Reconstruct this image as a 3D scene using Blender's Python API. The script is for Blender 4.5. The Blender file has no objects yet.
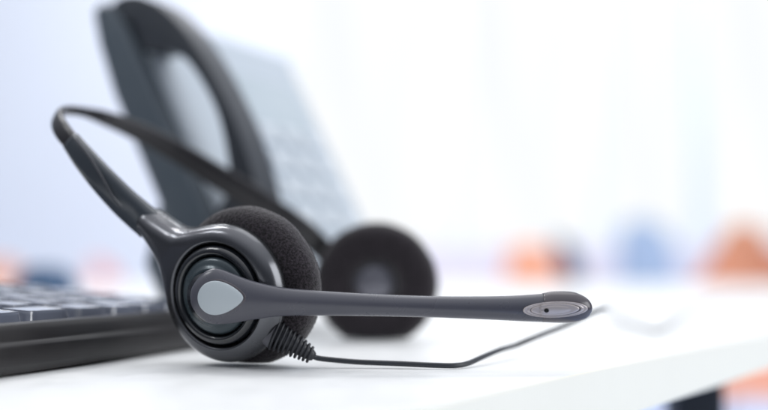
import bpy, bmesh, math, random
import numpy as np
from mathutils import Vector, Matrix, noise as mnoise

random.seed(7)
sc = bpy.context.scene
COL = sc.collection
R = math.radians

# ------------------------------------------------------------------ camera model (metres, camera looks along +y)
H = 0.0375
FPX = 1067.0
PITCH = math.atan(60 / FPX)

def P(px, py, d):
    """point at world depth y=d seen at photo pixel (px,py)"""
    x = (px - 384) / FPX; z = (205 - py) / FPX
    yy = math.cos(PITCH) - z * math.sin(PITCH)
    zz = math.sin(PITCH) + z * math.cos(PITCH)
    return Vector((x / yy * d, d, H + zz / yy * d))

# ------------------------------------------------------------------ materials
def mat(name, col, rough=0.5, metal=0.0, spec=0.5, coat=0.0, sheen=0.0, bump=0.0, bscale=800.0,
        cvar=0.0, cscale=60.0, rvar=0.0, sub=0.0, bdist=0.0004):
    m = bpy.data.materials.new(name); m.use_nodes = True
    nt = m.node_tree; b = nt.nodes['Principled BSDF']
    b.inputs['Base Color'].default_value = (*col, 1)
    b.inputs['Roughness'].default_value = rough
    b.inputs['Metallic'].default_value = metal
    b.inputs['Specular IOR Level'].default_value = spec
    b.inputs['Coat Weight'].default_value = coat
    b.inputs['Coat Roughness'].default_value = 0.12
    b.inputs['Sheen Weight'].default_value = sheen
    b.inputs['Sheen Roughness'].default_value = 0.5
    tc = nt.nodes.new('ShaderNodeTexCoord')
    if bump:
        n = nt.nodes.new('ShaderNodeTexNoise'); n.inputs['Scale'].default_value = bscale
        n.inputs['Detail'].default_value = 4
        nt.links.new(tc.outputs['Object'], n.inputs['Vector'])
        bp = nt.nodes.new('ShaderNodeBump'); bp.inputs['Strength'].default_value = bump
        bp.inputs['Distance'].default_value = bdist
        nt.links.new(n.outputs['Fac'], bp.inputs['Height'])
        nt.links.new(bp.outputs['Normal'], b.inputs['Normal'])
    if cvar:
        n = nt.nodes.new('ShaderNodeTexNoise'); n.inputs['Scale'].default_value = cscale
        n.inputs['Detail'].default_value = 5
        nt.links.new(tc.outputs['Object'], n.inputs['Vector'])
        mx = nt.nodes.new('ShaderNodeMix'); mx.data_type = 'RGBA'
        mx.inputs[6].default_value = (*[c * (1 - cvar) for c in col], 1)
        mx.inputs[7].default_value = (*[min(1, c * (1 + cvar)) for c in col], 1)
        if cvar > 0.5:
            mp = nt.nodes.new('ShaderNodeMapRange'); mp.inputs['From Min'].default_value = 0.40; mp.inputs['From Max'].default_value = 0.60
            nt.links.new(n.outputs['Fac'], mp.inputs['Value']); nt.links.new(mp.outputs['Result'], mx.inputs[0])
        else:
            nt.links.new(n.outputs['Fac'], mx.inputs[0])
        nt.links.new(mx.outputs[2], b.inputs['Base Color'])
    if rvar:
        n = nt.nodes.new('ShaderNodeTexNoise'); n.inputs['Scale'].default_value = 90
        n.inputs['Detail'].default_value = 6
        nt.links.new(tc.outputs['Object'], n.inputs['Vector'])
        mr = nt.nodes.new('ShaderNodeMapRange')
        mr.inputs['From Min'].default_value = 0.3; mr.inputs['From Max'].default_value = 0.7
        mr.inputs['To Min'].default_value = max(0, rough - rvar); mr.inputs['To Max'].default_value = rough + rvar
        nt.links.new(n.outputs['Fac'], mr.inputs['Value'])
        nt.links.new(mr.outputs['Result'], b.inputs['Roughness'])
    return m

def emis(name, col, s):
    m = bpy.data.materials.new(name); m.use_nodes = True
    nt = m.node_tree; nt.nodes.clear()
    e = nt.nodes.new('ShaderNodeEmission'); e.inputs[0].default_value = (*col, 1); e.inputs[1].default_value = s
    o = nt.nodes.new('ShaderNodeOutputMaterial'); nt.links.new(e.outputs[0], o.inputs[0])
    return m

M = dict(
    table=mat('white laminate', (0.86, 0.87, 0.87), 0.34, spec=0.4, bump=0.06, bscale=900, cvar=0.015, cscale=12, rvar=0.05),
    tedge=mat('white edge band', (0.95, 0.92, 0.80), 0.5, bump=0.05, bscale=600, cvar=0.02, cscale=30),
    boom=mat('soft grey plastic', (0.066, 0.067, 0.084), 0.29, bump=0.10, bscale=2600, bdist=0.00006, rvar=0.06),
    cap=mat('dark soft plastic', (0.072, 0.064, 0.074), 0.25, bump=0.10, bscale=2600, bdist=0.00006, rvar=0.05),
    housing=mat('pearl grey lacquer', (0.10, 0.103, 0.113), 0.24, metal=0.85, coat=0.25, bump=0.05, bscale=3000, bdist=0.00004, rvar=0.05),
    sleeve=mat('slate plastic', (0.04, 0.048, 0.058), 0.18, spec=0.6, coat=0.2, rvar=0.06),
    gloss=mat('black gloss plastic', (0.012, 0.014, 0.018), 0.12, coat=0.6, rvar=0.04),
    teal=mat('dark teal satin', (0.045, 0.062, 0.072), 0.25, metal=0.3, rvar=0.05),
    ring=mat('graphite satin', (0.07, 0.075, 0.085), 0.3, metal=0.3, rvar=0.05),
    shell=mat('black shell', (0.014, 0.015, 0.017), 0.32, rvar=0.08),
    foam=mat('charcoal foam', (0.022, 0.018, 0.022), 0.95, spec=0.1, sheen=0.35, bump=0.7, bscale=1900, cvar=0.62, cscale=1300, bdist=0.0004),
    inset=mat('pale grey inset', (0.42, 0.47, 0.50), 0.4, bump=0.05, bscale=2500, bdist=0.00004, rvar=0.05),
    grille=mat('silver grille', (0.48, 0.43, 0.42), 0.34, metal=0.3, rvar=0.06),
    grilled=mat('grille groove', (0.06, 0.055, 0.06), 0.5),
    hole=mat('hole black', (0.003, 0.003, 0.003), 0.9),
    cord=mat('grey cord', (0.022, 0.026, 0.034), 0.42, bump=0.1, bscale=1500, rvar=0.06),
    boot=mat('black rubber', (0.022, 0.024, 0.030), 0.42, bump=0.1, bscale=1500, rvar=0.06),
    tab=mat('grey strap plastic', (0.085, 0.085, 0.10), 0.4, rvar=0.05),
    speaker=mat('speaker cap', (0.17, 0.17, 0.20), 0.26, metal=0.3),
    band=mat('dark headband plastic', (0.014, 0.013, 0.016), 0.3, rvar=0.05),
    phone=mat('slate phone plastic', (0.078, 0.100, 0.122), 0.42, rvar=0.08, bump=0.1, bscale=1200),
    hand=mat('handset plastic', (0.038, 0.044, 0.054), 0.38, rvar=0.08),
    plate=mat('silver face plate', (0.50, 0.56, 0.62), 0.35, metal=0.0),
    pkey=mat('pale phone key', (0.60, 0.65, 0.70), 0.45),
    screen=mat('phone display', (0.44, 0.51, 0.56), 0.25),
    kb=mat('keyboard body black', (0.009, 0.008, 0.009), 0.38, bump=0.12, bscale=2200, bdist=0.00008, rvar=0.03),
    kdeck=mat('keyboard deck', (0.02, 0.022, 0.026), 0.3, rvar=0.06),
    key=mat('key plastic', (0.13, 0.145, 0.19), 0.2, spec=0.9, coat=1.0, bump=0.1, bscale=2500, bdist=0.00006, rvar=0.08),
    orange=mat('orange chair shell', (0.95, 0.44, 0.26), 0.5, cvar=0.06, cscale=3),
    red=mat('coral red shell', (0.86, 0.36, 0.31), 0.5, cvar=0.06, cscale=3),
    blue=mat('light blue fabric', (0.40, 0.50, 0.66), 0.8, cvar=0.08, cscale=4),
    navy=mat('navy fabric', (0.02, 0.08, 0.16), 0.8, cvar=0.1, cscale=4),
    chrome=mat('chair metal', (0.6, 0.6, 0.62), 0.3, metal=1.0),
    black=mat('black steel', (0.010, 0.012, 0.016), 0.5),
    wall=mat('cool white paint', (0.86, 0.885, 0.93), 0.85, cvar=0.02, cscale=2),
    dado=mat('pale rose painted wall', (0.84, 0.76, 0.80), 0.8, cvar=0.02, cscale=2),
    mouse=mat('dark blue mouse plastic', (0.02, 0.07, 0.16), 0.35),
    floor=mat('pale blue floor', (0.55, 0.66, 0.88), 0.35, cvar=0.05, cscale=2),
    frame=mat('window frame', (0.85, 0.91, 0.98), 0.5),
    pane=emis('bright daylight behind window', (0.955, 0.98, 1.0), 1.0),
)

nt = M['pane'].node_tree; em = [n for n in nt.nodes if n.type == 'EMISSION'][0]
tcn = nt.nodes.new('ShaderNodeTexCoord'); mpn = nt.nodes.new('ShaderNodeMapping'); mpn.inputs['Scale'].default_value = (3.2, 1, 0.35)
nn = nt.nodes.new('ShaderNodeTexNoise'); nn.inputs['Scale'].default_value = 1.0; nn.inputs['Detail'].default_value = 3
crn = nt.nodes.new('ShaderNodeValToRGB'); crn.color_ramp.elements[0].position = 0.36; crn.color_ramp.elements[1].position = 0.6
crn.color_ramp.elements[0].color = (0.955, 0.98, 1.0, 1); crn.color_ramp.elements[1].color = (1.05, 1.055, 1.06, 1)
nt.links.new(tcn.outputs['Object'], mpn.inputs[0]); nt.links.new(mpn.outputs[0], nn.inputs['Vector'])
nt.links.new(nn.outputs['Fac'], crn.inputs[0]); nt.links.new(crn.outputs[0], em.inputs[0])

# ------------------------------------------------------------------ object helpers
def tag(o, label=None, cat=None, group=None, kind=None):
    if label: o['label'] = label
    if cat: o['category'] = cat
    if group: o['group'] = group
    if kind: o['kind'] = kind
    return o

def empty(name, loc, rz=0):
    o = bpy.data.objects.new(name, None); COL.objects.link(o)
    o.location = loc; o.rotation_euler = (0, 0, rz); o.empty_display_size = 0.02
    return o

def rootloc(p):
    v = Vector((0, 0, 0))
    while p is not None:
        v += p.location; p = p.parent
    return v

def link(name, verts, faces, m, parent=None, smooth=True, world=True, fixn=True):
    """verts in world space if world, else local to the parent"""
    off = rootloc(parent) if (world and parent) else Vector((0, 0, 0))
    me = bpy.data.meshes.new(name)
    me.from_pydata([tuple(Vector(v) - off) for v in verts], [], faces)
    if fixn:
        bm = bmesh.new(); bm.from_mesh(me)
        bmesh.ops.remove_doubles(bm, verts=bm.verts, dist=1e-7)
        bmesh.ops.recalc_face_normals(bm, faces=bm.faces); bm.to_mesh(me); bm.free()
    me.materials.append(m)
    if smooth:
        me.polygons.foreach_set('use_smooth', [True] * len(me.polygons))
    o = bpy.data.objects.new(name, me); COL.objects.link(o)
    if parent: o.parent = parent
    return o

def grid_faces(nu, nv, closeu=False, closev=False):
    f = []
    for i in range(nu if closeu else nu - 1):
        for j in range(nv if closev else nv - 1):
            a = i * nv + j; b = ((i + 1) % nu) * nv + j
            c = ((i + 1) % nu) * nv + (j + 1) % nv; d = i * nv + (j + 1) % nv
            f.append((a, b, c, d))
    return f

def catmull(pts, n):
    pts = [np.array(p, float) for p in pts]
    out = []; N = len(pts)
    for i in range(N - 1):
        p0 = pts[i - 1] if i > 0 else 2 * pts[0] - pts[1]
        p1, p2 = pts[i], pts[i + 1]
        p3 = pts[i + 2] if i + 2 < N else 2 * pts[-1] - pts[-2]
        for k in range(n):
            t = k / n
            out.append(0.5 * ((2 * p1) + (-p0 + p2) * t + (2 * p0 - 5 * p1 + 4 * p2 - p3) * t * t + (-p0 + 3 * p1 - 3 * p2 + p3) * t ** 3))
    out.append(pts[-1]); return out

def loft(path, A, B, ra, rb, ex=2.0, nseg=40, caps=True):
    """rings of superellipse section; A,B per-ring axes"""
    V = []; n = len(path)
    for i in range(n):
        e = ex[i] if hasattr(ex, '__len__') else ex
        for j in range(nseg):
            a = 2 * math.pi * j / nseg; c, s = math.cos(a), math.sin(a)
            x = math.copysign(abs(c) ** (2 / e), c); y = math.copysign(abs(s) ** (2 / e), s)
            V.append(Vector(path[i]) + A[i] * (x * ra[i]) + B[i] * (y * rb[i]))
    F = grid_faces(n, nseg, False, True)
    if caps:
        F.append(tuple(range(nseg))); F.append(tuple((n - 1) * nseg + k for k in range(nseg)))
    return V, F

def tube(path, r, nseg=14):
    n = len(path); A = []; B = []
    path = [Vector(p) for p in path]
    ref = Vector((0, 0, 1))
    for i in range(n):
        t = (path[min(i + 1, n - 1)] - path[max(i - 1, 0)]).normalized()
        if abs(t.dot(ref)) > 0.95: rr = Vector((1, 0, 0))
        else: rr = ref
        a = t.cross(rr).normalized(); A.append(a); B.append(t.cross(a))
    rs = r if hasattr(r, '__len__') else [r] * n
    return loft(path, A, B, rs, rs, 2, nseg)

def frame_pts(V, O, u, v, n):
    return [O + u * p[0] + v * p[1] + n * p[2] for p in V]

def lathe(prof, nseg=128):
    """prof: (r,t); axis = local z"""
    V = []
    for (r, t) in prof:
        for j in range(nseg):
            a = 2 * math.pi * j / nseg
            V.append((r * math.cos(a), r * math.sin(a), t))
    F = grid_faces(len(prof), nseg, False, True)
    F.append(tuple(range(nseg))); F.append(tuple((len(prof) - 1) * nseg + k for k in range(nseg)))
    return V, F

def boxv(c, s):
    x, y, z = c; a, b, d = s[0] / 2, s[1] / 2, s[2] / 2
    V = [(x + i * a, y + j * b, z + k * d) for i in (-1, 1) for j in (-1, 1) for k in (-1, 1)]
    F = [(0, 1, 3, 2), (4, 6, 7, 5), (0, 4, 5, 1), (2, 3, 7, 6), (0, 2, 6, 4), (1, 5, 7, 3)]
    return V, F

def box(name, c, s, m, parent=None, bevel=0.0, segs=3, world=False):
    V, F = boxv(c, s)
    o = link(name, V, F, m, parent, smooth=bevel > 0, world=world)
    if bevel:
        b = o.modifiers.new('bevel', 'BEVEL'); b.width = bevel; b.segments = segs; b.limit_method = 'ANGLE'
        o.modifiers.new('wn', 'WEIGHTED_NORMAL')
    return o

# ================================================================== SETTING: table, floor, walls
TE0 = Vector((0.0285, 0.315)); TE1 = Vector((0.215, 0.597))
ed = (TE1 - TE0).normalized(); pe = Vector((-ed.y, ed.x))      # along the edge, and inwards over the table
a0 = TE0 - ed * 0.40; a1 = TE1 + ed * 1.5
W = 1.5; TH = 0.0205; FL = -0.74
table = empty('table', (a0.x, a0.y, FL))
tag(table, 'white laminate table under the headset, keyboard and phone', 'table')
top = []
corners = [a0, a1, a1 + pe * W, a0 + pe * W]
def slab(z0, z1, inset=0.0, cs=corners):
    c = sum(cs, Vector((0, 0))) / 4
    V = []
    for z in (z0, z1):
        for p in cs:
            q = p + (c - p).normalized() * inset
            V.append((q.x, q.y, z))
    F = [(0, 1, 2, 3), (4, 5, 6, 7)] + [(i, (i + 1) % 4, 4 + (i + 1) % 4, 4 + i) for i in range(4)]
    return V, F
V, F = slab(-TH, 0)
o = link('table_top', V, F, M['table'], table)
o.data.materials.append(M['tedge'])
for p in o.data.polygons:
    if abs(p.normal.z) < 0.5: p.material_index = 1
b = o.modifiers.new('bevel', 'BEVEL'); b.width = 0.0011; b.segments = 4; b.limit_method = 'ANGLE'
o.modifiers.new('wn', 'WEIGHTED_NORMAL')
for (s, t) in ((0.775, 0.055), (2.0, 0.10), (0.16, 1.40), (2.0, 1.40)):
    q = a0 + ed * s + pe * t
    box('leg', (q.x - a0.x, q.y - a0.y, (-TH - FL) / 2 - 0.001), (0.03, 0.03, -TH - FL - 0.002), M['black'], table, 0.004)

def plane(name, x0, x1, y0, y1, z, m):
    o = link(name, [(x0, y0, z), (x1, y0, z), (x1, y1, z), (x0, y1, z)], [(0, 1, 2, 3)], m, None, False)
    return tag(o, kind='structure')
fl = plane('floor', -7, 9, -1.5, 7.0, FL, M['floor'])

WY = 7.0
def wallbox(name, x0, x1, z0, z1, m='wall'):
    V, F = boxv(((x0 + x1) / 2, WY + 0.1, (z0 + z1) / 2), (x1 - x0, 0.2, z1 - z0))
    return tag(link(name, V, F, M[m], None, False), kind='structure')
SILL = 0.15; HEAD = 2.25
wallbox('wall', -7, -0.62, FL, 2.6)
wallbox('wall_below_windows', -0.62, 9, FL, SILL, 'dado')
wallbox('wall_above_windows', -0.62, 9, HEAD, 2.6)
# windows between piers
def window(x0, x1, label, mull=()):
    w = empty('window', ((x0 + x1) / 2, WY + 0.02, SILL))
    tag(w, label, 'window', 'tall bright windows in the back wall')
    V, F = boxv(((x0 + x1) / 2, WY + 0.10, (SILL + HEAD) / 2), (x1 - x0 - 0.02, 0.01, HEAD - SILL - 0.02))
    link('pane', V, F, M['pane'], w, False)
    VV = []; FF = []
    def add(c, s):
        v, f = boxv(c, s); k = len(VV); VV.extend(v); FF.extend([tuple(i + k for i in q) for q in f])
    fw = 0.035
    add((x0 + fw / 2, WY + 0.04, (SILL + HEAD) / 2), (fw, 0.06, HEAD - SILL))
    add((x1 - fw / 2, WY + 0.04, (SILL + HEAD) / 2), (fw, 0.06, HEAD - SILL))
    add(((x0 + x1) / 2, WY + 0.04, SILL + fw / 2), (x1 - x0 - 2 * fw, 0.06, fw))
    add(((x0 + x1) / 2, WY + 0.04, HEAD - fw / 2), (x1 - x0 - 2 * fw, 0.06, fw))
    for mx in mull:
        add((mx, WY + 0.04, (SILL + HEAD) / 2), (0.022, 0.05, HEAD - SILL - 2 * fw))
    link('window_frame', VV, FF, M['frame'], w, False)
window(-0.62, 0.50, 'bright window nearest the plain wall, right of the desk phone')
window(0.50, 1.42, 'bright window above the middle of the table, between two others')
window(1.42, 2.06, 'bright window just left of the darkest window post')
window(2.11, 3.35, 'bright window at the right side, past the darkest window post')
V, F = boxv((2.085, WY + 0.03, (SILL + HEAD) / 2), (0.034, 0.14, HEAD - SILL))
o = link('window_post', V, F, M['frame'], None, False)
tag(o, 'blue grey post between the right two windows', 'post')

# ------------------------------------------------------------------ chairs in the room
def make_chair(m, label, loc, rz, group, sc_=1.0, hb=0.42, rounded=0.9, taper=0.30):
    t = empty('chair', loc, rz); t.scale = (sc_,) * 3
    tag(t, label, 'chair', group)
    # back shell: curved sheet with thickness
    nu, nv = 17, 13
    V = []
    for side in (0, 1):
        for i in range(nu):
            u = -1 + 2 * i / (nu - 1)
            for j in range(nv):
                v = j / (nv - 1)
                hw = 0.215 * (1 - taper * v ** 2.2 * rounded)
                x = u * hw
                y = 0.20 - 0.07 * u * u + 0.06 * v + side * 0.012
                z = 0.50 + hb * v * (1 - 0.22 * rounded * abs(u) ** 3)
                V.append((x, y, z))
    F = grid_faces(nu, nv)
    F2 = [tuple(q + nu * nv for q in f) for f in grid_faces(nu, nv)]
    edge = [i * nv for i in range(nu)] + [(nu - 1) * nv + j for j in range(1, nv)] + [i * nv + nv - 1 for i in range(nu - 2, -1, -1)] + [j for j in range(nv - 2, 0, -1)]
    FE = [(edge[k], edge[(k + 1) % len(edge)], edge[(k + 1) % len(edge)] + nu * nv, edge[k] + nu * nv) for k in range(len(edge))]
    link('backrest', V, F + F2 + FE, m, t, world=False)
    box('seat', (0, 0, 0.45), (0.44, 0.43, 0.035), m, t, 0.015)
    for sx in (-1, 1):
        for sy in (-1, 1):
            V, F = tube([(sx * 0.17, sy * 0.16, 0.43), (sx * 0.21, sy * 0.20, 0.0)], 0.011, 10)
            link('leg', V, F, M['chrome'], t, world=False)
        V, F = tube([(sx * 0.17, 0.17, 0.44), (sx * 0.18, 0.205, 0.56)], 0.012, 10)
        link('back_support', V, F, M['chrome'], t, world=False)
    return t
G = 'chairs standing around the room behind the table'
def at(px, d): return ((px - 384) / FPX * d, d, FL)
make_chair(M['orange'], 'orange chair at the right edge, its back peaking above the table', at(742, 3.0), R(-20), G, 0.985, 0.42, 1.0, 0.62)
make_chair(M['red'], 'coral red chair cut by the right edge of the picture', at(800, 3.4), R(20), G, 0.95, 0.40)
make_chair(M['orange'], 'orange chair behind the tip of the microphone boom', at(555, 5.2), R(25), G, 0.985, 0.40)
make_chair(M['navy'], 'dark navy chair standing left of the light blue chair', at(626, 4.0), R(75), G, 0.985, 0.40)
make_chair(M['blue'], 'tall light blue chair between the navy chair and the right orange chair', at(665, 6.0), R(20), G, 1.02, 0.53, 0.7, 0.35)
make_chair(M['orange'], 'orange chair cut by the left edge of the picture', at(-8, 5.0), R(15), G, 0.885, 0.40)
make_chair(M['red'], 'coral red chair between the keyboard and the ear cup', at(135, 5.8), R(80), G, 0.885, 0.40)

mo = empty('computer_mouse', (P(45, 290, 1.05).x, 1.05, 0.0), R(35))
tag(mo, 'small dark blue rounded mouse lying behind the keyboard', 'computer mouse')
V = []
for i in range(24):
    a = 2 * math.pi * i / 24
    V.append((0.027 * math.cos(a), 0.046 * math.sin(a), 0.001))
for q in range(1, 9):
    f = q / 9; r = math.cos(f * math.pi / 2) ** 0.6
    for i in range(24):
        a = 2 * math.pi * i / 24
        V.append((0.029 * r * math.cos(a), 0.049 * r * math.sin(a) - 0.004 * f, 0.004 + 0.034 * math.sin(f * math.pi / 2)))
F = grid_faces(9, 24, False, True); F += [tuple(range(24)), tuple(8 * 24 + k for k in range(24))]
link('mouse_shell', V, F, M['mouse'], mo, world=False)
box('scroll_wheel', (0, 0.026, 0.0335), (0.006, 0.014, 0.006), M['black'], mo, 0.002)

# ================================================================== KEYBOARD
kd = Vector((0.33, 0.944, 0)).normalized()       # along the front edge, away from the camera
kp = Vector((-kd.y, kd.x, 0))                     # towards the back rows
K0 = Vector((-0.127, 0.354, 0)) - kd * 0.10
kb = empty('keyboard', (K0.x, K0.y, 0.0))
tag(kb, 'black computer keyboard beside the headset, seen along its front edge', 'keyboard')
KL = 0.255; KD = 0.150; KT0 = 0.0175; slope = math.tan(R(4.6))
ku = Vector((0, 0, 1))
def K(a, b, z): return K0 + kd * a + kp * b + ku * z
# body: profile in (b,z) lofted along a
prof = [(0.000, 0.0008), (-0.0015, 0.0035), (-0.0012, 0.0100), (0.0000, 0.0112), (0.0006, 0.0116), (0.0012, 0.0150), (0.0028, 0.0172),
        (0.006, 0.0178), (0.0085, 0.0175), (0.0095, 0.0136), (KD - 0.01, 0.0136 + slope * (KD - 0.02)), (KD - 0.008, 0.0182 + slope * (KD - 0.02)),
        (KD, 0.016 + slope * KD), (KD + 0.002, 0.010), (KD, 0.0010)]
stations = [(0.0, 0.004), (0.0012, 0.001), (0.004, 0.0), (KL - 0.006, 0.0), (KL - 0.002, 0.0008), (KL, 0.004)]
V = []
for (a, ins) in stations:
    for (b_, z_) in prof:
        cb = KD / 2; bb = b_ + (cb - b_) * ins * 8; zz = max(0.0008, z_ - ins * 0.8)
        V.append(K(a, bb, zz))
F = grid_faces(len(stations), len(prof), False, True)
F.append(tuple(range(len(prof)))); F.append(tuple((len(stations) - 1) * len(prof) + k for k in range(len(prof))))
o = link('keyboard_body', V, F, M['kb'], kb)
bv = o.modifiers.new('bevel', 'BEVEL'); bv.width = 0.0005; bv.segments = 2; bv.limit_method = 'ANGLE'
# feet
for a in (0.02, KL - 0.02):
    q = K(a, 0.012, 0)
    box('rubber_foot', (q.x - K0.x, q.y - K0.y, 0.0005), (0.012, 0.008, 0.0009), M['shell'], kb)
# right wall of the tray around the keys (at far end) is part of the body; keys:
def keymesh(w, d):
    n = 9; V = []; F = []
    hb = 0.0068
    lv = [(0.0, 0.00, 0), (0.25, 0.07, 0), (0.80, 0.17, 0), (0.95, 0.185, 0), (1.0, 0.21, 0)]
    for (h, ins, _) in lv:
        for j in range(32):
            an = 2 * math.pi * (j + 0.5) / 32
            c, s = math.cos(an), math.sin(an); e = 7
            x = math.copysign(abs(c) ** (2 / e), c) * (w / 2 - ins * 0.009)
            y = math.copysign(abs(s) ** (2 / e), s) * (d / 2 - ins * 0.009)
            V.append((x, y, h * hb))
    F = grid_faces(len(lv), 32, False, True)
    k = len(V); base = (len(lv) - 1) * 32
    for q, sc2 in enumerate((0.7, 0.35)):                       # dished top
        for j in range(32):
            p = V[base + j]; V.append((p[0] * sc2, p[1] * sc2, hb - 0.0005 * (1 - sc2)))
        prev = base if q == 0 else k
        cur = k + q * 32
        for j in range(32): F.append((prev + j, prev + (j + 1) % 32, cur + (j + 1) % 32, cur + j))
    F.append(tuple(k + 32 + j for j in range(32)))
    me = bpy.data.meshes.new('key'); me.from_pydata(V, [], F); me.materials.append(M['key'])
    me.polygons.foreach_set('use_smooth', [True] * len(me.polygons)); return me
km = {w: keymesh(w * 0.019 - 0.0012, 0.0178) for w in (1.0, 1.25, 1.5, 1.75, 2.25)}
rows = [[1.25, 1.0, 1.25, 1.25, 1.5, 1.0, 1.0, 1.0, 1.25, 1.0, 1.0, 1.0], [1.5] + [1.0] * 9 + [1.75], [1.0] * 10 + [2.25], [1.25] + [1.0] * 11, [1.0] * 9 + [1.5, 1.0, 1.0], [1.0] * 12, [1.0] * 12]
rotK = Matrix((kd, kp, kd.cross(kp))).transposed()
tilt = Matrix.Rotation(R(4.6), 3, 'X')
for r_, row in enumerate(rows):
    a = KL - 0.008; bpos = 0.0098 + 0.0092 + r_ * 0.0188
    for w in row:
        a -= w * 0.019 / 2
        if a < 0.005 + w * 0.0095: break
        q = K(a, bpos, 0.0138 + slope * (bpos - 0.0095)) - K0
        k = bpy.data.objects.new('key', km[w]); COL.objects.link(k); k.parent = kb
        k.location = q
        wob = Matrix.Rotation(R(random.uniform(-0.7, 0.7)), 3, 'X') @ Matrix.Rotation(R(random.uniform(-0.7, 0.7)), 3, 'Y')
        k.rotation_euler = (rotK @ tilt @ wob).to_euler()
        a -= w * 0.019 / 2

# ================================================================== HEADSET
C1 = P(247, 286, 0.400)
YAW, TIP = R(27), R(8)
def cupframe(yaw, tip):
    n = Vector((-math.sin(yaw) * math.cos(tip), -math.cos(yaw) * math.cos(tip), -math.sin(tip)))
    u = Vector((math.cos(yaw), -math.sin(yaw), 0)); v = n.cross(u)
    return u, v, n
u1, v1, n1 = cupframe(YAW, TIP)
hs = empty('headset', (C1.x, C1.y, 0.0))
tag(hs, 'dark grey call centre headset with padded ear cups and microphone boom', 'headset')

def cushion(name, O, u, v, n, Rmaj, rr, ra, parent, m, seed, flat=0.0012, nu=420, nv=110, fuzz=0):
    V = []
    for i in range(nu):
        a = 2 * math.pi * i / nu
        for j in range(nv):
            b = 2 * math.pi * j / nv
            c, s = math.cos(b), math.sin(b); e = 2.35
            x = math.copysign(abs(c) ** (2 / e), c) * rr; t = math.copysign(abs(s) ** (2 / e), s) * ra
            # soft uneven foam
            p = Vector((math.cos(a) * (Rmaj + x), math.sin(a) * (Rmaj + x), t))
            g = mnoise.noise(p * 90 + Vector((seed, 0, 0))) * 0.00035 + mnoise.noise(p * 900) * 0.00018 + mnoise.noise(p * 2000) * 0.00013
            p += Vector((math.cos(a) * c, math.sin(a) * c, s)) * g
            q = O + u * p.x + v * p.y + n * p.z
            if q.z < flat: q.z = flat - (flat - q.z) * 0.04
            V.append(q)
    o = link(name, V, grid_faces(nu, nv, True, True), m, parent)
    if fuzz:
        rnd = random.Random(5); off = rootloc(parent); FV = []; FF = []
        for _ in range(fuzz):
            i = rnd.randrange(nu); j = rnd.randrange(nv)
            p = V[i * nv + j]; q = V[((i + 1) % nu) * nv + j]; r = V[i * nv + (j + 1) % nv]
            nn = (q - p).cross(r - p)
            if nn.length < 1e-12 or p.z < flat + 0.0002: continue
            nn.normalize()
            cen = O + (u * math.cos(2 * math.pi * i / nu) + v * math.sin(2 * math.pi * i / nu)) * Rmaj
            if nn.dot(p - cen) < 0: nn = -nn
            base = p.lerp(q, rnd.random()).lerp(r, rnd.random() * 0.5)
            d = (nn * 0.8 + Vector((rnd.uniform(-1, 1), rnd.uniform(-1, 1), rnd.uniform(-1, 1)))).normalized()
            sd = d.cross(Vector((rnd.uniform(-1, 1), rnd.uniform(-1, 1), rnd.uniform(-1, 1)))).normalized() * 0.00005
            L = rnd.uniform(0.0002, 0.0006); k = len(FV)
            FV += [base - sd, base + sd, base + d * L]; FF.append((k, k + 1, k + 2))
        f = link('foam_fuzz', FV, FF, m, parent, False, fixn=False)
        f.parent = o
    return o

cup = empty('ear_cup', (0, 0, 0)); cup.parent = hs
cushion('ear_cushion', C1 - n1 * 0.001, u1, v1, n1, 0.0190, 0.0108, 0.0088, cup, M['foam'], 3.0, fuzz=26000)
# cushion backing disc closing the inside
Hc = C1 + u1 * (-0.0035) + v1 * (-0.0012)         # axis of the outer housing
Hn = n1
# black back shell
pr = [(0.005, 0.004), (0.0235, 0.0030), (0.0248, 0.0038), (0.0252, 0.0055), (0.0250, 0.0075), (0.0240, 0.0090), (0.012, 0.0100)]
V, F = lathe(pr, 160)
link('back_shell', [Vector((q.x, q.y, max(q.z, 0.0006))) for q in frame_pts(V, Hc, u1, v1, Hn)], F, M['shell'], cup)

# housing: smooth union of disc and flaring arm
J = np.array([-0.0350, 0.0262])                    # arm end in (u,v)
def sdf(x, y):
    d1 = math.hypot(x, y) - 0.0257
    L = math.hypot(*J); dx, dy = J / L
    t = max(0, min(1, (x * dx + y * dy) / L))
    rad = 0.0130 * (1 - t) ** 1.4 + 0.0056
    d2 = math.hypot(x - dx * L * t, y - dy * L * t) - rad
    k = 0.0085
    h = max(k - abs(d1 - d2), 0) / k
    return min(d1, d2) - h * h * k * 0.25
RIN = 0.0192
def hmap(x, y, r):
    d = -sdf(x, y); w = 0.0066
    q = min(max(d, 0) / w, 1.0)
    dome = (1 - (1 - q) ** 2.3) ** (1 / 2.3)
    h = 0.0078 + 0.0076 * dome
    fi = r - RIN
    if fi < 0.0012: h -= 0.0012 * (1 - math.sqrt(max(0, 1 - (1 - fi / 0.0012) ** 2)))
    h -= 0.0035 * max(0, (r - 0.026)) / 0.02       # arm leans back to the headband
    return h
V = []; nphi = 260; ns = 60
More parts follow.
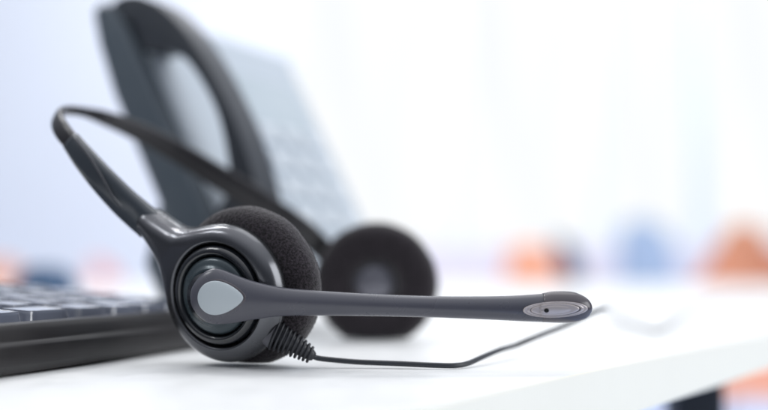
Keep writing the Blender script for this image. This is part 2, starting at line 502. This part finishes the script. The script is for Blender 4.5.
for i in range(nphi):
    a = 2 * math.pi * i / nphi; c, s = math.cos(a), math.sin(a)
    r = 0.062
    for _ in range(90):
        d = sdf(r * c, r * s)
        if abs(d) < 1e-7: break
        r -= d * 0.8
    ro = r
    V.append((RIN * c, RIN * s, 0.0100))
    for k in range(ns):
        s_ = k / (ns - 1)
        s_ = 0.5 * s_ ** 1.6 * 2 ** 0.6 / 1 if s_ < 0.5 else 1 - 0.5 * (2 * (1 - s_)) ** 2.2
        if k < ns / 2: s_ = 0.5 * (2 * k / (ns - 1)) ** 1.5
        rr_ = RIN + (ro - RIN) * s_
        V.append((rr_ * c, rr_ * s, hmap(rr_ * c, rr_ * s, rr_)))
    V.append((ro * 0.992 * c, ro * 0.992 * s, 0.0045 - 0.0035 * max(0, (ro - 0.026)) / 0.02))
    V.append((RIN * c, RIN * s, 0.0050))
V2 = frame_pts(V, Hc, u1, v1, Hn)
for q in V2: q.z = max(q.z, 0.0004)
link('housing', V2, grid_faces(nphi, ns + 3, True, True), M['housing'], cup)

def ringpart(name, prof, m, O=None, flatz=None):
    prof2 = [tuple(p) for p in prof]
    V, F = lathe(prof2, 160)
    return link(name, frame_pts(V, O or Hc, u1, v1, Hn), F, m, cup)
mm = 0.001
ringpart('black_ring', [(8*mm, 9.0*mm), (18.5*mm, 9.0*mm), (18.5*mm, 13.0*mm), (18.3*mm, 14.4*mm), (17.8*mm, 15.6*mm), (17.0*mm, 16.3*mm), (16.0*mm, 16.5*mm), (15.2*mm, 16.1*mm), (14.8*mm, 15.0*mm), (14.7*mm, 13.2*mm), (8*mm, 13.0*mm)], M['gloss'])
ringpart('teal_band', [(6*mm, 13.1*mm), (14.2*mm, 13.1*mm), (14.2*mm, 15.2*mm), (13.9*mm, 16.0*mm), (13.0*mm, 16.7*mm), (12.0*mm, 17.1*mm), (11.2*mm, 17.5*mm), (10.6*mm, 18.2*mm), (10.0*mm, 18.7*mm), (9.0*mm, 18.6*mm), (6*mm, 17.6*mm)], M['teal'])
ringpart('pivot', [(3 * mm, 16.3 * mm), (9.0 * mm, 16.3 * mm), (9.0 * mm, 20.2 * mm), (3 * mm, 20.2 * mm)], M['gloss'])

# ---------------- boom
bs = [  # px, centre y, half height, depth y, half thickness (m)
 (190.6, 297, 1.5, 0.3795, 0.0006), (191.5, 297, 7.5, 0.3795, 0.0016), (194, 297, 13.0, 0.3793, 0.0024), (199, 296.8, 19.5, 0.379, 0.0031),
 (206, 296.4, 25.2, 0.3785, 0.0035), (214, 296.2, 27.8, 0.378, 0.0036), (223, 297.0, 27.0, 0.3775, 0.0036), (234, 298.6, 24.4, 0.377, 0.0036),
 (246, 299.8, 21.0, 0.3765, 0.0036), (260, 300.8, 17.8, 0.3758, 0.0036), (278, 301.6, 14.8, 0.3752, 0.0036), (300, 302.5, 13.1, 0.3745, 0.0036),
 (340, 304.0, 11.7, 0.374, 0.0036), (390, 305.6, 10.7, 0.374, 0.0036), (440, 307.0, 10.7, 0.3745, 0.0036), (490, 308.0, 11.7, 0.3755, 0.0038),
 (520, 308.3, 12.9, 0.376, 0.0040), (545, 307.9, 14.3, 0.3765, 0.0043), (560, 307.7, 14.9, 0.3768, 0.0044), (573, 308.0, 14.4, 0.3772, 0.0043), (582, 308.2, 11.9, 0.3775, 0.0039),
 (587.5, 308.3, 8.9, 0.3777, 0.0031), (590.6, 308.3, 5.2, 0.3779, 0.0020), (591.8, 308.3, 1.8, 0.378, 0.0008)]
bsd = catmull(bs, 8)
bsd = np.array(bsd); bsd[:, 2] = np.maximum(bsd[:, 2], 0.4); bsd[:, 4] = np.maximum(bsd[:, 4], 0.0003)
EXB = 2.0
vdir = Vector((0, 0, 1))
def boomloft(sel, grow=0.0, gpx=0.0):
    path = []; A = []; B = []; ra = []; rb = []
    for (x, y, h, d, t) in sel:
        path.append(P(x, y, d)); A.append((P(x, y - 10, d) - P(x, y, d)).normalized()); B.append(Vector((0, -1, 0)))
        ra.append((h + gpx) * d / FPX); rb.append(t + grow)
    return loft(path, A, B, ra, rb, EXB, 64)
def boomdepth(px, py, grow=0.0, gpx=0.0):
    x, y, h, d, t = [np.interp(px, bsd[:, 0], bsd[:, i]) for i in range(5)]
    h += gpx; t += grow
    q = min(abs(py - y) / h, 0.999)
    return d - t * (1 - q ** EXB) ** (1 / EXB)
boom = empty('microphone_boom', (0, 0, 0)); boom.parent = hs
V, F = boomloft(bsd); link('boom_arm', V, F, M['boom'], boom)
# microphone capsule cap: a shell 0.35 mm proud with a lip
capsel = bsd[bsd[:, 0] >= 541]
cap = []
for i, (x, y, h, d, t) in enumerate(capsel):
    up = 0.9 * min(1, max(0, (x - 541) / 10)) * (1 if x < 575 else max(0.0, (592 - x) / 17))
    cap.append((x, y - up * 0.75, h + up * 0.8 + 0.2, d, t + 0.00035))
capx = [r[0] for r in cap]
V, F = boomloft(cap); link('microphone_capsule', V, F, M['cap'], boom)
cap = np.array(cap)
def capdepth(px, py):
    if px < 541: return boomdepth(px, py)
    x, y, h, d, t = [np.interp(px, cap[:, 0], cap[:, i]) for i in range(5)]
    q = min(abs(py - y) / h, 0.999)
    return d - t * (1 - q ** EXB) ** (1 / EXB)

def patch(name, outline, cx, cy, prof, depthf, m, nseg=96):
    """surface-hugging plate; outline(angle)->(dx,dy) px, prof: (scale, lift m)"""
    V = []
    for (s, l) in prof:
        for j in range(nseg):
            dx, dy = outline(2 * math.pi * j / nseg)
            x, y = cx + dx * s, cy + dy * s
            V.append(P(x, y, depthf(x, y) - l))
    F = grid_faces(len(prof), nseg, False, True)
    F.append(tuple((len(prof) - 1) * nseg + k for k in range(nseg)))
    return link(name, V, F, m, boom)
def tear(a):
    # round on the left, pointed on the right
    c, s = math.cos(a), math.sin(a)
    x = 23.0 * c
    w = 16.6 * s * (1 - 0.30 * c - 0.10 * c * c) 
    return x, -w * (1.0 if c < 0 else 1.0)
patch('inset_groove', tear, 220.2, 298.0, [(1.12, -0.0006), (1.12, 0.00003), (1.09, 0.00012), (1.0, 0.00002), (0.9, 0.00002), (0.5, 0.00002)], boomdepth, M['cap'])
patch('inset_plate', tear, 220.2, 298.0, [(1.0, -0.0003), (0.995, 0.00018), (0.975, 0.00032), (0.93, 0.00040), (0.8, 0.00048), (0.6, 0.00054), (0.4, 0.00056), (0.2, 0.00057), (0.05, 0.00057)], boomdepth, M['inset'])
def ell(a, A=32.6, B=8.0):
    c, s = math.cos(a), math.sin(a)
    return A * c, B * s - 1.0 * c
gx, gy = 555.6, 309.6
gp = [(1.0, -0.0010), (1.0, 0.0002), (0.99, 0.00050), (0.965, 0.00062), (0.93, 0.00058), (0.90, 0.00042), (0.87, 0.00042), (0.84, 0.00056), (0.80, 0.00060), (0.77, 0.00050)]
patch('grille_rim', ell, gx, gy, gp[:], capdepth, M['grille'])
patch('grille_groove', ell, gx, gy, [(0.79, 0.0003), (0.785, 0.00054), (0.735, 0.00056), (0.70, 0.0005)], capdepth, M['grilled'])
patch('grille_face', ell, gx - 0.5, gy, [(0.745, 0.0003), (0.74, 0.00064), (0.70, 0.00074), (0.6, 0.00070), (0.52, 0.00058), (0.45, 0.00070), (0.3, 0.00075), (0.1, 0.00075)], capdepth, M['grille'])
patch('microphone_hole', lambda a: (2.5 * math.cos(a), 2.2 * math.sin(a)), 546.5, 310.6, [(1.0, 0.0004), (1.0, 0.00085), (0.6, 0.00086)], capdepth, M['hole'], 32)

# ---------------- headband
def bandloft(name, pts, m, parent, ex=3.0, n=10, nseg=36):
    """pts: (Vector, half width, half thickness)"""
    arr = catmull([(*p, w, t) for (p, w, t) in pts], n)
    wd = Vector((0.52, -0.19, 0.79)).normalized()
    path = [Vector(a[:3]) for a in arr]; A = []; B = []
    for i in range(len(path)):
        t = (path[min(i + 1, len(path) - 1)] - path[max(i - 1, 0)]).normalized()
        a = (wd - t * wd.dot(t)).normalized(); A.append(a); B.append(t.cross(a))
    V, F = loft(path, A, B, [a[3] for a in arr], [a[4] for a in arr], ex, nseg)
    return link(name, V, F, m, parent)
hb = empty('headband', (0, 0, 0)); hb.parent = hs
Jw = Hc + u1 * (J[0] + 0.002) + v1 * (J[1] - 0.0015) + Hn * 0.0088
Jq0 = P(149, 224, 0.4085)
S = [(Jq0, 0.0058, 0.0040), (P(138, 214.5, 0.4085), 0.0058, 0.0037), (P(122, 200, 0.4082), 0.0056, 0.0033), (P(101, 178, 0.4085), 0.0052, 0.0029), (P(84, 158, 0.4105), 0.0047, 0.0025), (P(71, 141, 0.4135), 0.0040, 0.0020)]
bandloft('headband_sleeve', S, M['sleeve'], hb)
Bn = [(P(96, 168, 0.4095), 0.0030, 0.0017), (P(78, 149, 0.412), 0.0033, 0.0017), (P(64, 133, 0.4175), 0.0037, 0.0017), (P(57.5, 121, 0.426), 0.0035, 0.0016), (P(59.5, 113.5, 0.438), 0.0028, 0.0015),
      (P(68, 110.5, 0.456), 0.0022, 0.0014), (P(84, 112, 0.473), 0.0022, 0.0014), (P(105, 118, 0.487), 0.0034, 0.0017), (P(135, 130, 0.500), 0.0045, 0.0019),
      (P(175, 151, 0.512), 0.0054, 0.0021), (P(225, 181, 0.522), 0.0061, 0.0023), (P(270, 209, 0.530), 0.0064, 0.0025), (P(305, 233, 0.535), 0.0062, 0.0025), (P(325, 252, 0.540), 0.0056, 0.0024)]
bandloft('headband_strip', Bn, M['band'], hb)
# bright wire added to stand in for the highlight on the near leg's inside
glint_line = [P(75, 138, 0.4085), P(88, 154, 0.4060), P(101, 175, 0.4045), P(112, 195, 0.4042), P(122, 207, 0.4055)]
V, F = tube(catmull(glint_line, 8), 0.0005, 10)
link('edge_highlight', V, F, M['housing'], hb)
# joint collar
t = (P(122, 201, 0.4015) - Jw).normalized()
Jq = Jq0; t = (P(138, 214.5, 0.4085) - Jq0).normalized()
cpts = [(Jq - t * 0.0009, 0.00595, 0.0039), (Jq - t * 0.0005, 0.0059, 0.0039), (Jq - t * 0.0001, 0.00595, 0.0039)]
bandloft('joint_seam', cpts, M['shell'], hb, n=4)

# ---------------- second ear cup
C2 = P(376, 284.5, 0.530)
u2, v2, n2 = cupframe(R(8), R(4))
cup2 = empty('ear_cup', (0, 0, 0)); cup2.parent = hs
cushion('ear_cushion', C2, u2, v2, n2, 0.0208, 0.0102, 0.0088, cup2, M['foam'], 9.0, nu=260, nv=70)
V, F = lathe([(0.002, -0.012), (0.020, -0.011), (0.0262, -0.0085), (0.0270, -0.006), (0.0262, -0.0035), (0.012, -0.003), (0.002, -0.003)], 96)
V2 = frame_pts(V, C2, u2, v2, n2)
for q in V2: q.z = max(q.z, 0.0006)
link('back_shell', V2, F, M['shell'], cup2)
V, F = lathe([(0.0125, -0.0032), (0.0120, -0.0005), (0.0108, 0.0018), (0.0085, 0.0036), (0.0055, 0.0047), (0.0025, 0.0052), (0.0006, 0.0053)], 64)
link('speaker_cap', frame_pts(V, C2 + v2 * 0.0006 - u2 * 0.001, u2, v2, n2), F, M['speaker'], cup2)
V, F = tube(catmull([P(325, 252, 0.540), P(333, 262, 0.545), P(345, 272, 0.546)], 6), [0.0052] * 13, 20)
link('yoke', V, F, M['shell'], cup2)

# ---------------- strain relief and cord
tabp = [P(256, 318, 0.3905), P(266, 325, 0.388), P(275, 331, 0.387)]
A_ = (P(284, 319, 0.387) - P(271, 350, 0.387)).normalized()
Bv = Vector((0, -1, 0)); path = catmull(tabp, 5)
V, F = loft(path, [A_] * len(path), [Bv] * len(path), list(np.linspace(0.0056, 0.0064, len(path))), [0.0042] * len(path), 4.0, 40)
o = link('cord_clip', V, F, M['tab'], cup)
sr = empty('strain_relief', (0, 0, 0)); sr.parent = hs
s0 = P(274, 331, 0.387); s1 = P(311.5, 355.5, 0.390)
tdir = (s1 - s0).normalized()
V, F = tube([s0, s0.lerp(s1, 0.5), s1, s1 + tdir * 0.001], [0.0044, 0.0032, 0.0021, 0.0016], 24)
link('relief_core', V, F, M['boot'], sr)
NR = 10
for k in range(NR):
    f = (k + 0.6) / NR; c = s0.lerp(s1, f); rad = 0.0064 * (1 - f) + 0.0031 * f
    ax = (A_ * 1.0).normalized(); nb = Bv; th = 0.00052
    tt = ax.cross(nb).normalized()
    cc = c - ax * (0.0006 * (1 - f))
    prof = [(rad * 0.3, -th), (rad * 0.9, -th), (rad, -th * 0.4), (rad, th * 0.4), (rad * 0.9, th), (rad * 0.3, th)]
    V, F = lathe(prof, 36)
    V2 = [cc + ax * p[0] + nb * (p[1] * 0.85) + tt * p[2] for p in V]
    for q in V2: q.z = max(q.z, 0.0003)
    link('rib', V2, F, M['boot'], sr)
rc = 0.00098
cp = [s1, P(318, 358.2, 0.391), P(335, 360.2, 0.3915), P(360, 362.2, 0.391), P(400, 363.8, 0.389), P(435, 365.4, 0.387), P(455, 365.6, 0.388), P(468, 363.4, 0.393), P(484, 356.5, 0.405),
      P(500, 350.0, 0.420), P(515, 345.6, 0.434), P(528, 340.3, 0.432), P(545, 333.5, 0.438), P(562, 327.0, 0.443), P(580, 319.0, 0.448), P(592, 313.2, 0.454), P(602, 309.3, 0.466), P(607, 308.3, 0.50),
      P(611, 311, 0.62), P(620, 319, 0.70), P(634, 325, 0.66), P(648, 329.5, 0.605), P(660, 330, 0.60), P(673, 324, 0.67), P(690, 312, 0.85), P(730, 300, 1.13), P(800, 297, 1.25)]
cp2 = []
for p in cp:
    cp2.append(Vector((p.x, p.y, max(p.z, rc + 0.0001))))
V, F = tube([Vector(q) for q in catmull(cp2, 10)], rc, 16)
for q in V: q.z = max(q.z, 0.0002)
link('cord', V, F, M['cord'], hs)

# ================================================================== DESK PHONE
wv = Vector((0.46, 0.888, 0)).normalized()
hz = Vector((0.888, -0.46, 0)).normalized()
PA = R(62)
sv = (-hz * math.cos(PA) + Vector((0, 0, 1)) * math.sin(PA)).normalized()   # up the slope
nv_ = (hz * math.sin(PA) + Vector((0, 0, 1)) * math.cos(PA)).normalized()   # face normal
TLc = P(81, 18, 0.585)                              # near top corner of the base (underside)
SL = TLc.z / sv.z + 0.0 - 0.0
PB = TLc - sv * (SL - 0.012)
ph = empty('desk_phone', (PB.x, PB.y, 0.0))
tag(ph, 'dark desk telephone tilted up on the table behind the headset', 'telephone')
def Q(s, w, n): return PB + sv * s + wv * w + nv_ * n
def sbox(name, s0, s1, w0, w1, n0, n1_, m, bev=0.003, segs=4, parent=None):
    V = [Q(s, w, n) for s in (s0, s1) for w in (w0, w1) for n in (n0, n1_)]
    F = [(0, 1, 3, 2), (4, 6, 7, 5), (0, 4, 5, 1), (2, 3, 7, 6), (0, 2, 6, 4), (1, 5, 7, 3)]
    o = link(name, V, F, m, parent or ph)
    b = o.modifiers.new('bevel', 'BEVEL'); b.width = bev; b.segments = segs
    o.modifiers.new('wn', 'WEIGHTED_NORMAL')
    return o
TB = 0.024
def prism(name, poly, w0, w1, m, bev, parent=None):
    n = len(poly)
    V = [Q(s, w0, nn) for (s, nn) in poly] + [Q(s, w1, nn) for (s, nn) in poly]
    F = [tuple(range(n)), tuple(range(2 * n - 1, n - 1, -1))] + [(i, (i + 1) % n, n + (i + 1) % n, n + i) for i in range(n)]
    o = link(name, V, F, m, parent or ph)
    b = o.modifiers.new('bevel', 'BEVEL'); b.width = bev; b.segments = 5; b.limit_method = 'ANGLE'; b.angle_limit = R(40)
    return o
St = SL - 0.012
base = [(0.0, 0.0), (0.0, TB), (0.05, TB + 0.001), (St * 0.6, TB), (St - 0.02, TB), (St - 0.004, TB - 0.003), (St + 0.001, 0.014), (St - 0.001, 0.008), (St - 0.02, 0.0035), (St - 0.05, 0.0)]
prism('phone_base', base, 0.0, 0.168, M['phone'], 0.003)
sbox('face_plate', 0.006, St - 0.010, 0.009, 0.1665, TB - 0.001, TB + 0.0035, M['plate'], 0.002)
sbox('display', St - 0.078, St - 0.038, 0.058, 0.152, TB + 0.0030, TB + 0.0050, M['screen'], 0.001)
for i in range(4):
    for j in range(5):
        sbox('key', 0.022 + j * 0.019, 0.035 + j * 0.019, 0.060 + i * 0.024, 0.077 + i * 0.024, TB + 0.003, TB + 0.0062, M['pkey'], 0.001, 2)
# stand foot behind
prism('stand', [(0.0, -0.001), (0.10, -0.001), (0.055, -0.045), (0.03, -0.045)], 0.03, 0.155, M['phone'], 0.002)
# handset: C shaped profile, extruded
o_ = [(St - 0.004, 0.018), (St - 0.004, 0.028), (St - 0.012, 0.040), (St - 0.030, 0.051), (St - 0.06, 0.0585), (St - 0.10, 0.061), (St - 0.135, 0.058), (0.030, 0.052), (0.012, 0.044), (0.004, 0.034), (0.006, TB + 0.004)]
i_ = [(0.046, TB + 0.004), (0.048, 0.034), (0.056, 0.044), (0.08, 0.0515), (St - 0.085, 0.0532), (St - 0.060, 0.0492), (St - 0.046, 0.039), (St - 0.041, TB + 0.004)]
poly = [tuple(p) for p in catmull(o_, 6)] + [tuple(p) for p in catmull(i_, 6)] + [(St - 0.022, TB + 0.004)]
hsx = prism('telephone_handset', poly, 0.002, 0.023, M['hand'], 0.003)
hsx.parent = None
hsx.location = rootloc(ph)
tag(hsx, 'dark curved telephone handset resting in the cradle of the desk phone', 'handset')

# ================================================================== LIGHT
w = bpy.data.worlds.new('World'); sc.world = w; w.use_nodes = True
nt = w.node_tree; bg = nt.nodes['Background']; bg.inputs[1].default_value = 1.0
tc = nt.nodes.new('ShaderNodeTexCoord'); sx = nt.nodes.new('ShaderNodeSeparateXYZ')
nt.links.new(tc.outputs['Generated'], sx.inputs[0])
rp = nt.nodes.new('ShaderNodeValToRGB'); e = rp.color_ramp.elements
e[0].position = 0.0; e[0].color = (0.10, 0.10, 0.12, 1); e[1].position = 1.0; e[1].color = (1.35, 1.38, 1.45, 1)
k = e.new(0.45); k.color = (0.12, 0.125, 0.15, 1); k = e.new(0.62); k.color = (0.16, 0.175, 0.21, 1); k = e.new(0.8); k.color = (0.65, 0.68, 0.74, 1)
mr = nt.nodes.new('ShaderNodeMapRange'); mr.inputs['From Min'].default_value = -1
nt.links.new(sx.outputs['Z'], mr.inputs['Value']); nt.links.new(mr.outputs['Result'], rp.inputs[0]); nt.links.new(rp.outputs[0], bg.inputs[0])
def area(name, loc, target, size, power, col, sy=None):
    l = bpy.data.lights.new(name, 'AREA'); l.energy = power; l.size = size; l.color = col
    if sy: l.shape = 'RECTANGLE'; l.size_y = sy
    o = bpy.data.objects.new(name, l); COL.objects.link(o); o.location = loc
    o.rotation_euler = (Vector(target) - Vector(loc)).to_track_quat('-Z', 'Y').to_euler()
    return o
area('added_top_light', (-0.86, 1.06, 1.36), (-0.05, 0.4, 0), 0.10, 3.2, (0.97, 0.98, 1.0), 0.42)  # added small source, aimed to put glints on the glossy cup
area('added_top_light', (-0.58, 1.16, 1.42), (-0.05, 0.4, 0), 0.10, 3.2, (1.0, 0.98, 0.97), 0.42)  # second unseen source of the added glint pair
area('added_glint_light', (-1.10, 0.36, 1.13), (-0.06, 0.39, 0.03), 0.09, 1.8, (0.98, 0.99, 1.0), 0.3)  # unseen, added so the black ring catches a glint
area('added_glint_light', (-0.98, 0.12, 1.20), (-0.06, 0.39, 0.03), 0.09, 1.8, (0.98, 0.99, 1.0), 0.3)  # added twin, giving the ring a second glint
area('added_top_light', (0.4, 1.2, 1.9), (0, 0.4, 0), 1.2, 6.0, (1.0, 1.0, 1.0), 1.2)  # large softbox added overhead as soft fill
area('added_side_light', (2.6, -0.1, 1.0), (0, 0.45, 0), 2.0, 46, (0.98, 0.99, 1.0), 1.6)  # unseen soft source added at the right to brighten the table edge
area('added_far_light', (-0.5, 4.6, 3.2), (-0.5, 6.0, 0), 3.0, 84, (0.97, 0.98, 1.0), 1.5)  # added to brighten the back wall, floor and chairs
area('added_far_light', (2.6, 4.6, 3.2), (2.6, 6.4, 0.5), 2.0, 70, (0.97, 0.98, 1.0), 1.5)  # added on the right to lighten the window post

# ================================================================== CAMERA
cd = bpy.data.cameras.new('Camera'); cam = bpy.data.objects.new('Camera', cd); COL.objects.link(cam)
cam.location = (0, 0, H); cam.rotation_euler = (R(90) + PITCH, 0, 0)
cd.sensor_width = 36; cd.lens = 36 * FPX / 768
cd.clip_start = 0.01; cd.clip_end = 60
cd.dof.use_dof = True; cd.dof.focus_distance = 0.378; cd.dof.aperture_fstop = 2.9
cd.dof.aperture_blades = 0
sc.camera = cam
sc.render.engine = 'CYCLES'
sc.cycles.use_denoising = True
try: sc.cycles.denoiser = 'OPENIMAGEDENOISE'
except Exception: pass
sc.cycles.max_bounces = 8
sc.view_settings.view_transform = 'Standard'
sc.view_settings.look = 'None'
sc.view_settings.exposure = 0.0
sc.view_settings.gamma = 1.0
